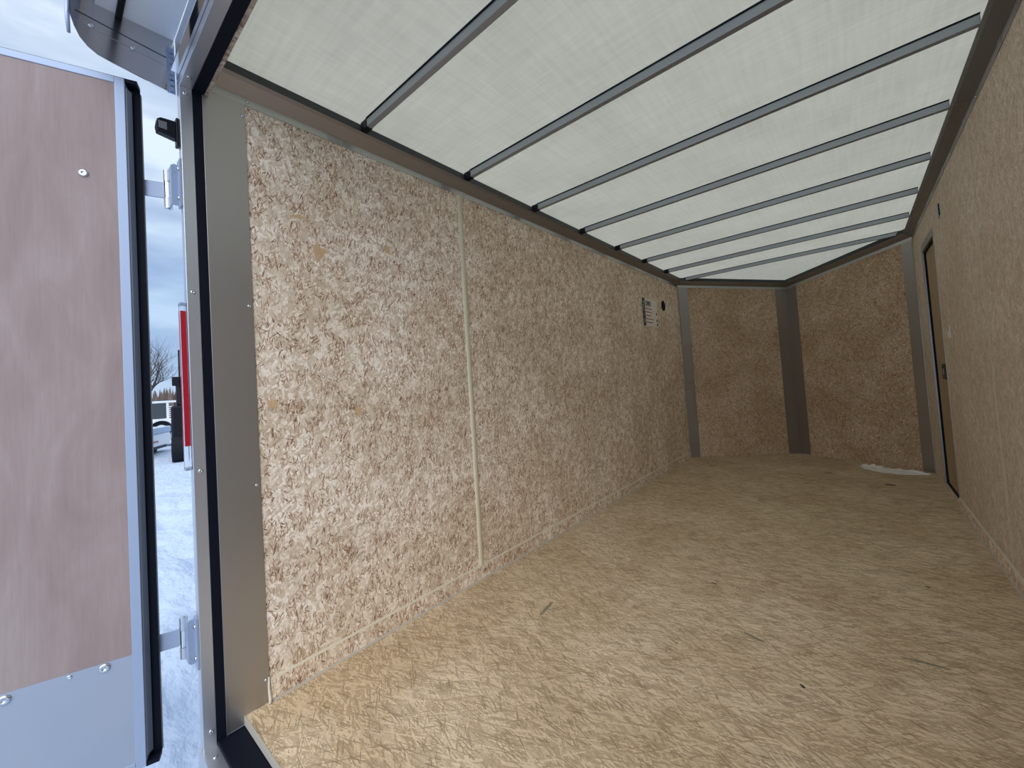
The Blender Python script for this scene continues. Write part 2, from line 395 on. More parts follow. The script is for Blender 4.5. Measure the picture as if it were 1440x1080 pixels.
# ------------------------------------------------------------------ mesh helpers
class MB:
    def __init__(s):
        s.bm = bmesh.new()
    def poly(s, vs, faces):
        v = [s.bm.verts.new(p) for p in vs]
        for f in faces:
            try:
                s.bm.faces.new([v[i] for i in f])
            except ValueError:
                pass
        return s
    def box(s, x0, x1, y0, y1, z0, z1, fr=None):
        vs = [Vector((x, y, z)) for x in (x0, x1) for y in (y0, y1) for z in (z0, z1)]
        if fr is not None:
            vs = [fr @ v for v in vs]
        return s.poly(vs, [(0, 1, 3, 2), (4, 6, 7, 5), (0, 4, 5, 1), (2, 3, 7, 6), (0, 2, 6, 4), (1, 5, 7, 3)])
    def prism(s, pts, h, fr):
        """2D outline (u, v) pushed from w=0 to w=h in frame fr (u, v, w)."""
        n = len(pts)
        vs = [fr @ Vector((a, b, 0)) for a, b in pts] + [fr @ Vector((a, b, h)) for a, b in pts]
        return s.poly(vs, [tuple(range(n))[::-1], tuple(range(n, 2 * n))] + [(i, (i + 1) % n, n + (i + 1) % n, n + i) for i in range(n)])
    def tube(s, pts, rad, seg=8, cap=True):
        pts = [Vector(p) for p in pts]
        rr = rad if isinstance(rad, (list, tuple)) else [rad] * len(pts)
        rings = []
        for i, p in enumerate(pts):
            d = (pts[min(i + 1, len(pts) - 1)] - pts[max(i - 1, 0)]).normalized()
            a = d.orthogonal().normalized() if i == 0 else (rings_a - d * rings_a.dot(d)).normalized()
            rings_a = a
            b = d.cross(a)
            rings.append([s.bm.verts.new(p + rr[i] * (math.cos(t) * a + math.sin(t) * b)) for t in [2 * PI * k / seg for k in range(seg)]])
        for i in range(len(rings) - 1):
            for k in range(seg):
                s.bm.faces.new((rings[i][k], rings[i][(k + 1) % seg], rings[i + 1][(k + 1) % seg], rings[i + 1][k]))
        if cap:
            s.bm.faces.new(rings[0][::-1]); s.bm.faces.new(rings[-1])
        return s
    def dome(s, c, n, r, h, seg=12):
        c = Vector(c); n = Vector(n).normalized(); a = n.orthogonal().normalized(); b = n.cross(a)
        rings = []
        for (q, t) in ((1, 0), (1, 0.35), (0.85, 0.75), (0.5, 1.0)):
            rings.append([s.bm.verts.new(c + r * q * (math.cos(x) * a + math.sin(x) * b) + n * h * t) for x in [2 * PI * k / seg for k in range(seg)]])
        for i in range(3):
            for k in range(seg):
                s.bm.faces.new((rings[i][k], rings[i][(k + 1) % seg], rings[i + 1][(k + 1) % seg], rings[i + 1][k]))
        # pressed recess in the head
        rec = [s.bm.verts.new(c + r * 0.32 * (math.cos(x) * a + math.sin(x) * b) + n * h * 0.55) for x in [2 * PI * k / seg for k in range(seg)]]
        for k in range(seg):
            s.bm.faces.new((rings[3][k], rings[3][(k + 1) % seg], rec[(k + 1) % seg], rec[k]))
        s.bm.faces.new(rec); s.bm.faces.new(rings[0][::-1])
        return s
    def build(s, name, m, parent=None, smooth=False, bevel=0, kind=None, label=None):
        bmesh.ops.recalc_face_normals(s.bm, faces=s.bm.faces)
        uv = s.bm.loops.layers.uv.new('UVMap')
        for f in s.bm.faces:
            n = f.normal
            if abs(n.z) > 0.7:
                for l in f.loops:
                    l[uv].uv = (l.vert.co.x, l.vert.co.y)
            else:
                t = Vector((-n.y, n.x)).normalized()
                if abs(n.x) > abs(n.y) and t.y < 0: t = -t
                for l in f.loops:
                    l[uv].uv = (l.vert.co.x * t.x + l.vert.co.y * t.y, l.vert.co.z)
        me = bpy.data.meshes.new(name)
        s.bm.to_mesh(me); s.bm.free()
        o = bpy.data.objects.new(name, me)
        col.objects.link(o)
        me.materials.append(m)
        if smooth:
            for p in me.polygons: p.use_smooth = True
        if bevel:
            b = o.modifiers.new('bevel', 'BEVEL'); b.width = bevel; b.segments = 2; b.limit_method = 'ANGLE'
        if parent is not None:
            o.parent = parent
            o.matrix_parent_inverse = parent.matrix_world.inverted() if parent.type != 'EMPTY' else Matrix.Translation(-parent.location)
        if kind: o['kind'] = kind
        if label: o['label'] = label
        return o

def empty(name, loc, label=None, cat=None, group=None, kind=None):
    o = bpy.data.objects.new(name, None)
    col.objects.link(o)
    o.location = loc
    o.empty_display_size = 0.1
    tag(o, label, cat, group, kind)
    return o
def tag(o, label=None, cat=None, group=None, kind=None):
    if label: o['label'] = label
    if cat: o['category'] = cat
    if group: o['group'] = group
    if kind: o['kind'] = kind
    return o
def frame(origin, u, v, w):
    m = Matrix((Vector(u), Vector(v), Vector(w))).transposed().to_4x4()
    m.translation = Vector(origin)
    return m
def screws(parent, spots, n, r=0.0065, h=0.004, m=None, name='screw'):
    for p in spots:
        MB().dome(p, n, r, h).build(name, m or M_ZINC, parent, smooth=True)

# ------------------------------------------------------------------ room dimensions (metres)
W = 2.1808            # inside width
YR = 0.232            # rear end of the interior
YL = 5.016            # where the side walls end and the V nose starts
YV = 5.699            # tip of the V
H = 2.165             # top of the boards
HC = 2.235            # top of the cove
ZC = 2.275            # roof sheet
DROP = 0.150          # the roof falls this much to the tip of the V
SEAMS = [1.395, 2.672, 3.87]
T = 0.04              # wall thickness

# ------------------------------------------------------------------ floor
fl = [(0, 0.285), (W, 0.285), (W, YL), (W / 2, YV), (0, YL)]
floor = MB().prism(fl, -0.028, frame((0, 0, 0), (1, 0, 0), (0, 1, 0), (0, 0, 1))).build('floor', M_FLOOR, kind='structure')
def floor_strand(x, y, ang, l, wd, m, name='strand'):
    c, s = math.cos(ang), math.sin(ang)
    fr = frame((x, y, 0.0), (c, s, 0), (-s, c, 0), (0, 0, 1))
    rr = random.Random(x * 91 + y * 7)
    pts = [(-l / 2, -wd * .3), (-l * .1, -wd * .5), (l * .35, -wd * .45), (l / 2, -wd * .1), (l * .42, wd * .4), (0, wd * .5), (-l * .4, wd * .45 * rr.random())]
    return MB().prism(pts, 0.0006, fr).build(name, m, floor)
floor_strand(0.481, 1.350, 1.72, 0.125, 0.017, M_GREYSTRAND)
floor_strand(1.30, 1.63, -0.3, 0.085, 0.012, M_GREYSTRAND)
floor_strand(1.80, 1.79, 0.05, 0.14, 0.011, M_GREYSTRAND)
floor_strand(1.475, 1.443, -0.9, 0.022, 0.009, M_KNOT, 'knot')
floor_strand(1.841, 4.407, 0.1, 0.075, 0.035, M_KNOT, 'knot')
floor_strand(1.40, 4.72, 0.0, 0.07, 0.03, M_GREYSTRAND)
floor_strand(1.06, 1.98, -0.1, 0.03, 0.008, M_KNOT, 'knot')
floor_strand(1.87, 2.44, -0.6, 0.024, 0.010, M_KNOT, 'knot')

# sill of the rear opening: black threshold seal and metal sill
MB().box(0.0, W, 0.206, 0.2855, -0.045, -0.030).build('trim_1', M_RUBBER, kind='structure', bevel=0.003)
sill = MB().box(-0.035, W + 0.035, 0.165, 0.208, -0.14, -0.040).build('trim_2', M_ALU, kind='structure', bevel=0.002)
screws(sill, [(0.053, 0.190, -0.040), (0.75, 0.19, -0.040), (1.5, 0.19, -0.040), (W - 0.05, 0.19, -0.040)], (0, 0, 1))
MB().box(0.0, W, 0.2805, 0.2845, -0.028, 0.0015).build('trim_3', M_CAULKG, kind='structure')

# ------------------------------------------------------------------ side walls
def gapped(y0, y1, seams, z0, z1, x0, x1, mb):
    ys = [y0] + [s for s in seams if y0 < s < y1] + [y1]
    for a, b in zip(ys, ys[1:]):
        mb.box(x0, x1, a + (0.0015 if a != y0 else 0), b - (0.0015 if b != y1 else 0), z0, z1)
mb = MB()
gapped(0.357, YL, SEAMS, 0, H + 0.02, -0.011, 0.0, mb)
wall_left = mb.build('wall_left', M_WALL, kind='structure')
MB().box(-T, -0.0115, 0.2, YL + 0.02, -0.14, 2.30).build('outer_skin', M_SKIN, wall_left)
# strip-covered first joint, thin line at the others
b1 = MB()
y = SEAMS[0]
b1.prism([(y - 0.016, 0.0), (y + 0.016, 0.0), (y + 0.013, 0.004), (y + 0.005, 0.0075), (y - 0.005, 0.0075), (y - 0.013, 0.004)], H - 0.078,
         frame((0, 0, 0.076), (0, 1, 0), (1, 0, 0), (0, 0, 1)))
b1.build('trim_4', M_BATTEN, kind='structure', smooth=False)
MB().box(0, 0.0012, SEAMS[1] - 0.008, SEAMS[1] + 0.008, 0.076, H).build('trim_5', M_CAULK, kind='structure')

def wall_flake(y, z, pts, m):
    fr = frame((0.0, y, z), (0, 1, 0), (0, 0, 1), (1, 0, 0))
    MB().prism(pts, 0.0005, fr).build('wood_flake', m, wall_left)
wall_flake(0.603, 1.66, [(-.026, .012), (-.008, .045), (.004, .025), (.030, .018), (.018, -.004), (-.006, -.04), (-.012, -.045)], M_FLAKE)
wall_flake(0.738, 0.99, [(-.016, .01), (0, .022), (.014, .008), (.006, -.02), (-.006, -.026)], M_FLAKE)
wall_flake(0.407, 1.048, [(-.018, .006), (-.004, .02), (.016, .012), (.012, -.014), (-.008, -.018)], M_FLAKE)
wall_flake(0.915, 1.742, [(-.02, .004), (0, .028), (.018, .0), (.016, -.022), (-.006, -.012)], M_FLAKE)
wall_flake(0.555, 1.36, [(-.010, .05), (.004, .06), (.012, .01), (.008, -.05), (-.006, -.03)], M_FLAKEP)
wall_flake(0.52, 1.79, [(-.028, -.004), (-.006, .006), (.012, .014), (.030, .004), (.016, -.008), (.0, -.004)], M_FLAKE)

# right wall with the side-door opening
DY0, DY1, DZ0, DZ1 = 3.885, 4.50, 0.03, 1.93
mb = MB()
gapped(0.357, DY0, SEAMS, 0, H + 0.02, W, W + 0.011, mb)
mb.box(W, W + 0.011, DY0, DY1, DZ1, H + 0.02)
mb.box(W, W + 0.011, DY0, DY1, 0, DZ0)
mb.box(W, W + 0.011, DY1, YL, 0, H + 0.02)
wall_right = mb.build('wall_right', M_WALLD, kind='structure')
MB().box(W + 0.0505, W + T + 0.05, 0.2, YL + 0.02, -0.14, 2.30).build('outer_skin', M_SKIN, wall_right)
MB().box(W + 0.0115, W + 0.05, 0.2, DY0 - 0.02, -0.14, 2.30).box(W + 0.0115, W + 0.05, DY1 + 0.02, YL + 0.02, -0.14, 2.30).build('wall_core', M_DARKGAP, wall_right)
MB().box(W - 0.0012, W, SEAMS[0] - 0.012, SEAMS[0] + 0.012, 0.076, H).build('trim_6', M_CAULK, kind='structure')
MB().box(W - 0.0012, W, SEAMS[1] - 0.010, SEAMS[1] + 0.010, 0.076, H).build('trim_7', M_CAULK, kind='structure')

# baseboards of the same board with sealant beads
def baseboard(name, x0, sgn, y0, y1, kd='structure'):
    xa, xb = sorted((x0, x0 + sgn * 0.009))
    o = MB().box(xa, xb, y0, y1, 0.0, 0.072).build(name, M_WALL, kind='structure')
    xa2, xb2 = sorted((x0, x0 + sgn * 0.0095))
    MB().prism([(0, 0), (0.009, 0), (0.007, 0.0025), (0, 0.006)], y1 - y0, frame((x0, y0, 0.072), (sgn, 0, 0), (0, 0, 1), (0, 1, 0))).build('sealant_bead', M_CAULK, o)
    MB().prism([(0.009, 0), (0.015, 0), (0.009, 0.006)], y1 - y0, frame((x0, y0, 0.0), (sgn, 0, 0), (0, 0, 1), (0, 1, 0))).build('sealant_bead', M_CAULKG, o)
    return o
bb = baseboard('baseboard_left', 0, 1, 0.362, YL)
baseboard('baseboard_right', W, -1, 0.362, DY0 - 0.02)
MB().tube([(0.004, 0.357, 0.085), (0.006, 0.356, 0.05), (0.008, 0.358, 0.012), (0.022, 0.352, 0.004)], [0.003, 0.0045, 0.006, 0.004], 8).build('sealant_blob', M_CAULK, bb, smooth=True)

# rear corner panels of galvanised sheet
pl_ = MB().box(-0.008, 0.003, YR, 0.358, -0.026, H).build('trim_8', M_STEEL, kind='structure', bevel=0.0008)
MB().box(0.003, 0.006, 0.2315, 0.2335, -0.03, 0.10).build('edge_lip', M_FLANGE, pl_)
screws(pl_, [(0.003, 0.349, 2.119), (0.003, 0.346, 1.408), (0.003, 0.346, 0.762), (0.003, 0.349, 0.079)], (1, 0, 0), 0.006, 0.004)
pr_ = MB().box(W - 0.003, W + 0.008, YR, 0.358, -0.026, H).build('trim_9', M_STEEL, kind='structure', bevel=0.0008)
screws(pr_, [(W - 0.003, 0.346, z) for z in (2.119, 1.408, 0.762, 0.079)], (-1, 0, 0), 0.006, 0.004)

# ------------------------------------------------------------------ V nose walls
def nose(name, A, B, nm):
    A = Vector(A); B = Vector(B)
    t = (B - A); L = t.length; t.normalize()
    inn = Vector((t.y, -t.x)) if Vector((t.y, -t.x)).y < 0 else Vector((-t.y, t.x))
    fr = frame((A.x, A.y, 0), (t.x, t.y, 0), (0, 0, 1), (-inn.x, -inn.y, 0))     # w goes outwards
    zt = lambda u: H - DROP * u / L
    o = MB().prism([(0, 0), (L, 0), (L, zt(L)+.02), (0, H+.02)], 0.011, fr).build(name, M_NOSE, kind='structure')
    MB().prism([(-0.02, -0.14), (L + 0.05, -0.14), (L + 0.05, zt(L) + 0.135), (-0.02, H + 0.135)], 0.03, fr @ Matrix.Translation((0, 0, 0.0115))).build('outer_skin', M_SKIN, o)
    return fr, L, zt, o
frL, LN, ztL, nL = nose('wall_front_left', (0, YL), (W / 2, YV), 0)
frR, _, _, nR = nose('wall_front_right', (W, YL), (W / 2, YV), 0)
for fr, base in ((frL, 10), (frR, 12)):
    p = 0.118 if fr is frL else 0.088
    MB().prism([(0.004, 0), (p, 0), (p, ztL(p)), (0.004, ztL(0))], -0.003, fr).build('trim_%d' % base, M_STEELN, kind='structure')
    MB().prism([(LN - 0.130, 0), (LN - 0.001, 0), (LN - 0.001, ztL(LN)), (LN - 0.130, ztL(LN - .13))], -0.003, fr).build('trim_%d' % (base + 1), M_STEELN, kind='structure')
MB().box(0.0, 0.004, YL - 0.012, YL - 0.001, 0.0, H).build('trim_14', M_FLANGE, kind='structure')
MB().box(W - 0.004, W, YL - 0.012, YL - 0.001, 0.0, H).build('trim_15', M_FLANGE, kind='structure')

# ------------------------------------------------------------------ cove rail all round: flange, slanted face, lip, dark sealed band
def sweep(profile, a, b, ina, inb, da, db):
    """profile (inward, z) carried from plan point a to b; ina/inb inward vectors (mitred), da/db drop."""
    vs = []
    for P, I, D in ((a, ina, da), (b, inb, db)):
        for q, z in profile:
            vs.append(Vector((P[0] + I[0] * q, P[1] + I[1] * q, z - D)))
    n = len(profile)
    return vs, [(i, (i + 1) % n, n + (i + 1) % n, n + i) for i in range(n)] + [tuple(range(n))[::-1], tuple(range(n, 2 * n))]
def mitre(t1, t2):
    """inward mitre vector between two wall inward normals"""
    s = Vector(t1) + Vector(t2)
    return s / (s.dot(Vector(t1)))
nl, nr = Vector((1, 0)), Vector((-1, 0))
tL = Vector((W / 2, YV - YL)).normalized(); inL = Vector((tL.y, -tL.x))
inR = Vector((-tL.y, -tL.x))
mLL, mV, mRR = mitre(nl, inL), mitre(inL, inR), mitre(nr, inR)
profs = [
    ('flange', M_FLANGE, [(-0.002, H), (0.0025, H), (0.0025, 2.197), (-0.002, 2.197)]),
    ('rail_face', M_COVE, [(-0.005, 2.193), (0.0025, 2.193), (0.050, 2.222), (0.060, 2.233), (0.056, HC), (-0.005, HC)]),
    ('sealed_band', M_DARKGAP, [(-0.005, HC), (0.056, HC), (0.046, ZC), (-0.005, ZC)]),
]
runs = [('trim_16', (0, 0.252), (0, YL), nl, mLL, 0, 0), ('trim_17', (0, YL), (W / 2, YV), mLL, mV, 0, DROP),
        ('trim_18', (W, YL), (W / 2, YV), mRR, mV, 0, DROP), ('trim_19', (W, 0.252), (W, YL), nr, mRR, 0, 0)]
rails = {}
for nm, a, b, ia, ib, da, db in runs:
    root = None
    for pn, m, pf in profs:
        vs, fs = sweep(pf, a, b, ia, ib, da, db)
        mbx = MB().poly(vs, fs)
        if root is None:
            root = mbx.build(nm, M_COVE if nm == 'trim_19' else m, kind='structure')
        else:
            mbx.build(pn, {'sealed_band': M_COVE, 'rail_face': M_RAIL}[pn] if nm == 'trim_19' else m, root)
    rails[nm] = root
screws(rails['trim_16'], [(0.0025, 0.368, 2.182)] + [(0.0025, 0.81 + 0.62 * k, 2.175) for k in range(7)], (1, 0, 0), 0.0055, 0.004)
screws(rails['trim_19'], [(W - 0.0025, 0.62 + 0.61 * k, 2.175) for k in range(7)], (-1, 0, 0), 0.0055, 0.004)
# lapped splice plates that show as lighter and darker steps along the flange
for k in range(7):
    y = 0.66 + 0.61 * k
    MB().box(0.0025, 0.0045, y, y + 0.05, 2.164, 2.197).build('splice_plate', M_COVE, rails['trim_16'])
    MB().box(W - 0.0045, W - 0.0025, y + 0.18, y + 0.23, 2.164, 2.197).build('splice_plate', M_COVE, rails['trim_19'])

# ------------------------------------------------------------------ ceiling (single fibreglass sheet, falling into the V)
YF = 5.03
MB().poly([(-0.03, 0.2, ZC), (W + 0.03, 0.2, ZC), (W + 0.03, YF, ZC), (-0.03, YF, ZC), (W / 2, YV + 0.03, ZC - DROP)],
          [(0, 1, 2, 3), (3, 2, 4)]).build('ceiling', M_CEIL, kind='structure')

# ------------------------------------------------------------------ roof bows
def make_bow(y):
    o = MB().box(0.105, W - 0.057, y, y + 0.024, HC, ZC - 0.002).build('roof_bow', M_BOW, bevel=0.002)
    MB().box(0.105, W - 0.057, y - 0.0035, y, ZC - 0.006, ZC - 0.001).box(0.105, W - 0.057, y + 0.024, y + 0.027, ZC - 0.006, ZC - 0.001).build('sealant_line', M_RUBBER, o)
    for a, b in ((0.057, 0.108),):
        MB().box(a, b, y - 0.001, y + 0.026, HC - 0.001, ZC - 0.002).build('end_bracket', M_KPAINT, o)
    return o
bow0 = make_bow(0.785)
ords = ['nearest the rear opening', 'second from the rear opening', 'third from the rear opening', 'fourth from the rear opening',
        'fourth back from the pointed nose', 'third back from the pointed nose', 'second back from the pointed nose', 'at the start of the pointed nose']
for k in range(8):
    if k == 0:
        o = bow0
    else:
        o = bow0.copy(); col.objects.link(o); o.location.y = 0.608 * k - (0.02 if k == 7 else 0)
        for ch in bow0.children:
            c = ch.copy(); col.objects.link(c); c.parent = o
    tag(o, 'grey steel roof bow across the translucent ceiling, ' + ords[k], 'roof bow', 'roof bows under the translucent roof')

# ------------------------------------------------------------------ rear door frame
post = MB().box(-0.036, 0.0, 0.172, 0.2065, -0.14, 2.141).build('trim_20', M_ALU, kind='structure', bevel=0.0015)
screws(post, [(0.0, 0.187, 2.119), (0.0, 0.188, 1.438), (0.0, 0.191, 0.845), (0.0, 0.193, 0.01)], (1, 0, 0))
MB().box(-0.036, 0.001, 0.2065, 0.2325, -0.045, 2.15).build('seal', M_RUBBER, post)
post2 = MB().box(W, W + 0.036, 0.172, 0.2065, -0.14, 2.141).build('trim_21', M_ALU, kind='structure', bevel=0.0015)
MB().box(W - 0.001, W + 0.036, 0.2065, 0.2325, -0.045, 2.15).build('seal', M_RUBBER, post2)
header = MB().box(-0.036, W + 0.036, 0.172, 0.2065, 2.141, 2.32).build('trim_22', M_ALU, kind='structure', bevel=0.0015)
screws(header, [(0.062, 0.187, 2.141), (0.72, 0.187, 2.141), (1.4, 0.187, 2.141)], (0, 0, -1))
MB().box(0.0, W, 0.2065, 0.238, 2.139, 2.30).build('seal', M_RUBBER, header)
MB().box(0.0, W, 0.238, 0.2505, 2.142, ZC - 0.002).build('backing_board', M_EDGE, header)

# ------------------------------------------------------------------ rear barn door, swung open to the left
DZB, DZT, DW = -0.036, 2.141, 1.04
SEALEDGE = mat('dull_seal_edge', (0.12, 0.11, 0.10), 0.6)
def barn_door(name, label, A, d, o_n):
    D = frame(A, d, o_n, (0, 0, 1))          # u along the door, v outwards through it, w up
    DZB, DZT, DW = -0.036, 2.141, 1.04
    door = empty(name, A + Vector((0, 0, DZB)), label, None, None, 'structure')
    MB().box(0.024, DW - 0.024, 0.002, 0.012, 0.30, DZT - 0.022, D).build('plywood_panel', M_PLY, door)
    MB().box(0.024, DW - 0.024, 0.001, 0.012, DZB + 0.022, 0.3095, D).build('kick_plate', M_KICK, door)
    fm = MB()
    fm.box(0, 0.024, 0, 0.03, DZB, DZT, D).box(DW - 0.024, DW, 0, 0.03, DZB, DZT, D)
    fm.box(0.024, DW - 0.024, 0, 0.03, DZT - 0.022, DZT, D).box(0.024, DW - 0.024, 0, 0.03, DZB, DZB + 0.022, D)
    fm.build('door_frame', M_ALUD, door, bevel=0.0012)
    MB().box(0, DW, 0.0302, 0.046, DZB, DZT, D).build('outer_panel', M_SKIN, door)
    MB().prism([(-0.004, 0.004), (0.0, 0.004), (0.0, 0.034), (-0.008, 0.034), (-0.012, 0.024)], DZT - DZB - 0.06, D @ Matrix.Translation((0, 0, DZB + 0.03))).build('edge_channel', M_EDGECH, door)
    sl = MB()
    sl.prism([(-0.030, 0.034), (0.0, 0.034), (0.0, 0.047), (-0.028, 0.047)], DZT - DZB, D @ Matrix.Translation((0, 0, DZB)))
    sl.box(-0.030, -0.0002, 0.0, 0.034, DZT - 0.012, DZT, D).box(-0.030, -0.0002, 0.0, 0.034, DZB, DZB + 0.012, D)
    sl.box(0.0, DW, 0.004, 0.046, DZT + 0.0002, DZT + 0.003, D)
    sl.build('rubber_seal', M_RUBBER, door)
    MB().box(-0.031, -0.0295, 0.0365, 0.049, DZB + 0.01, DZT - 0.02, D).build('seal_lip', SEALEDGE, door)
    for (u, z, r, v) in ((0.099, 1.803, 0.0115, 0.002), (0.084, 0.295, 0.0135, 0.001), (0.278, 0.292, 0.0135, 0.001), (0.156, 0.299, 0.006, 0.001),
                         (0.60, 1.803, 0.0115, 0.002), (0.48, 0.292, 0.0135, 0.001)):
        MB().dome(D @ Vector((u, v, z)), -o_n, r, r * 0.42, 16).build('bolt', M_ZINC, door, smooth=True)
    MB().dome(D @ Vector((-0.009, 0.024, 1.93)), D.to_3x3() @ Vector((-1, -0.3, 0)), 0.004, 0.002).build('rivet', M_ZINC, door, smooth=True)
    return door, D
door2, _ = barn_door('door_3', 'open right rear barn door', Vector((W + 0.085, 0.050, 0)), Vector((0.318, -0.948, 0)).normalized(), Vector((0.948, 0.318, 0)).normalized())
door, D = barn_door('door_1', 'open left rear barn door with pink plywood lining and aluminium edge', Vector((-0.085, 0.050, 0)), Vector((-0.318, -0.948, 0)).normalized(), Vector((-0.948, 0.318, 0)).normalized())
# hinges: strap round the outside of the door, barrel and leaf riveted to the post
for zc in (1.808, 0.297):
    hg = empty('hinge', (-0.098, 0.150, zc)); hg.parent = door
    hg.matrix_parent_inverse = Matrix.Translation(-door.location)
    s0 = D @ Vector((-0.002, 0.053, 0)); s1 = Vector((-0.106, 0.150, 0))
    tt = (s1 - s0); LL = tt.length; tt.normalize(); nn = Vector((-tt.y, tt.x, 0))
    MB().box(-0.10, LL, -0.0025, 0.0025, zc - 0.0275, zc + 0.0275, frame(s0, tt, nn, (0, 0, 1))).build('strap', M_ALUD, hg, bevel=0.001)
    hc = (-0.098, 0.150)
    for a, b, q in ((0.026, 0.066, 0.0115), (-0.066, -0.030, 0.0115)):
        MB().tube([(hc[0], hc[1], zc + a), (hc[0], hc[1], zc + b)], q, 16).build('knuckle', M_ALU, hg, smooth=False)
    MB().tube([(hc[0], hc[1], zc - 0.029), (hc[0], hc[1], zc + 0.025)], 0.0105, 16).build('knuckle', M_CHROME, hg)
    MB().tube([(hc[0], hc[1], zc - 0.070), (hc[0], hc[1], zc + 0.068)], 0.005, 10).build('hinge_pin', M_ZINC, hg)
    MB().box(-0.090, -0.036, 0.150, 0.1545, zc + 0.027, zc + 0.066).box(-0.090, -0.036, 0.150, 0.1545, zc - 0.066, zc - 0.031).box(-0.070, -0.036, 0.150, 0.1545, zc - 0.031, zc + 0.027)\
        .box(-0.041, -0.036, 0.1545, 0.175, zc - 0.07, zc + 0.07).box(-0.041, -0.002, 0.1665, 0.1715, zc - 0.08, zc + 0.08).build('hinge_leaf', M_ALUD, hg)
    for dz in (0.05, -0.05):
        MB().dome((-0.022, 0.1665, zc + dz), (0, -1, 0), 0.007, 0.005).build('rivet', M_ZINC, hg, smooth=True)

# ------------------------------------------------------------------ lights on the post
ml = empty('marker_lamp', (-0.034, 0.172, 1.945), 'small black marker lamp with a square lens, sticking back from the bright door post', 'marker lamp')
MB().box(-0.040, -0.012, 0.1630, 0.1715, 1.935, 2.03).build('base_plate', M_BLACK, ml, bevel=0.002)
fr = frame((-0.042, 0, 0), (0, 1, 0), (0, 0, 1), (1, 0, 0))
MB().prism([(0.163, 2.018), (0.125, 2.015), (0.116, 2.007), (0.113, 1.985), (0.116, 1.966), (0.163, 1.957)], 0.026, fr).build('housing', M_BLACK, ml, bevel=0.002)
MB().box(-0.0165, -0.0145, 0.119, 0.140, 1.978, 2.003).build('lens', M_CLEAR, ml)
tl = empty('tail_light', (-0.02, 0.17, 0.85), 'tall thin red and clear tail light standing on the bright door post', 'tail light')
fr = frame((-0.022, 0.1715, 0.855), (1, 0, 0), (0, -1, 0), (0, 0, 1))
arc = [(0.012 * math.cos(a), 0.017 * math.sin(a) + 0.001) for a in [PI * k / 8 for k in range(9)]]
MB().prism(arc, 0.545, fr).build('clear_lens', M_CLEAR, tl, smooth=False)
MB().box(-0.0245, -0.0175, 0.1535, 0.1545, 0.93, 1.375).build('red_strip', M_RED, tl)
MB().box(-0.010, -0.0095, 0.156, 0.170, 0.93, 1.375).build('red_strip', M_RED, tl)
MB().box(-0.016, -0.010, 0.1560, 0.1700, 0.93, 1.375).build('chrome_strip', M_CHROME, tl)
MB().box(-0.034, -0.010, 0.1545, 0.1713, 1.394, 1.404).build('end_cap', M_ALUD, tl, bevel=0.002)
MB().box(-0.034, -0.010, 0.1545, 0.1713, 0.851, 0.861).build('end_cap', M_ALUD, tl, bevel=0.002)

# ------------------------------------------------------------------ polished hood over the rear opening
hd = empty('hood', (0.0, 0.172, 2.14), 'polished metal hood jutting out over the rear doorway', 'hood')
fr = frame((-0.052, 0, 0), (0, 1, 0), (0, 0, 1), (1, 0, 0))
ck = [(0.171, 2.131), (0.02, 2.156), (-0.010, 2.163), (-0.032, 2.178), (-0.047, 2.197), (-0.058, 2.225), (-0.066, 2.26), (-0.066, 2.29), (-0.045, 2.312), (-0.015, 2.325), (0.171, 2.325)]
cheek = MB().prism(ck, 0.003, fr).build('side_plate', M_CHEEK, hd)
MB().prism([(0.171, 2.246), (0.0, 2.266), (-0.055, 2.273), (-0.055, 2.276), (0.0, 2.269), (0.171, 2.249)], 0.0006, frame((-0.049, 0, 0), (0, 1, 0), (0, 0, 1), (1, 0, 0))).build('seam', M_DARKGAP, cheek)
MB().prism([(0.171, 2.216), (0.0, 2.236), (-0.055, 2.243), (-0.055, 2.2445), (0.0, 2.2375), (0.171, 2.2175)], 0.0008, frame((-0.049, 0, 0), (0, 1, 0), (0, 0, 1), (1, 0, 0))).build('seam', M_FLANGE, cheek)
for (y, z) in ((-0.022, 2.246), (0.069, 2.232)):
    MB().dome((-0.049, y, z), (1, 0, 0), 0.007, 0.006).build('bolt', M_ZINC, cheek, smooth=True)
MB().box(-0.052, W + 0.052, -0.014, 0.171, 2.3225, 2.326).build('top_sheet', M_SATIN, hd)
MB().tube([(-0.056, -0.068, 2.20), (-0.056, -0.070, 2.25), (-0.056, -0.070, 2.33)], [0.004, 0.0055, 0.006], 10).build('edge_bead', M_ALUD, hd, smooth=True)
lipp = [(-0.014, 2.326), (-0.045, 2.314), (-0.066, 2.292), (-0.070, 2.262), (-0.067, 2.262), (-0.063, 2.291), (-0.043, 2.310), (-0.014, 2.322)]
MB().prism(lipp, W + 0.10, frame((-0.050, 0, 0), (0, 1, 0), (0, 0, 1), (1, 0, 0))).build('front_lip', M_CHROME, hd)
MB().box(-0.048, W + 0.048, 0.030, 0.046, 2.310, 2.3222).build('dark_rib', M_KPAINT, hd, bevel=0.003)
MB().box(-0.048, W + 0.048, 0.150, 0.171, 2.17, 2.18).build('support_angle', M_CHROME, hd)
bk = MB()
for k in range(8):
    z = 2.135 + 0.019 * k
    bk.box(-0.050, -0.040 + (0.004 if k % 2 else 0), 0.157, 0.166, z, z + 0.013)
bk.box(-0.0495, -0.046, 0.150, 0.1705, 2.130, 2.29)
bk.build('toothed_bracket', M_ALUD, hd)

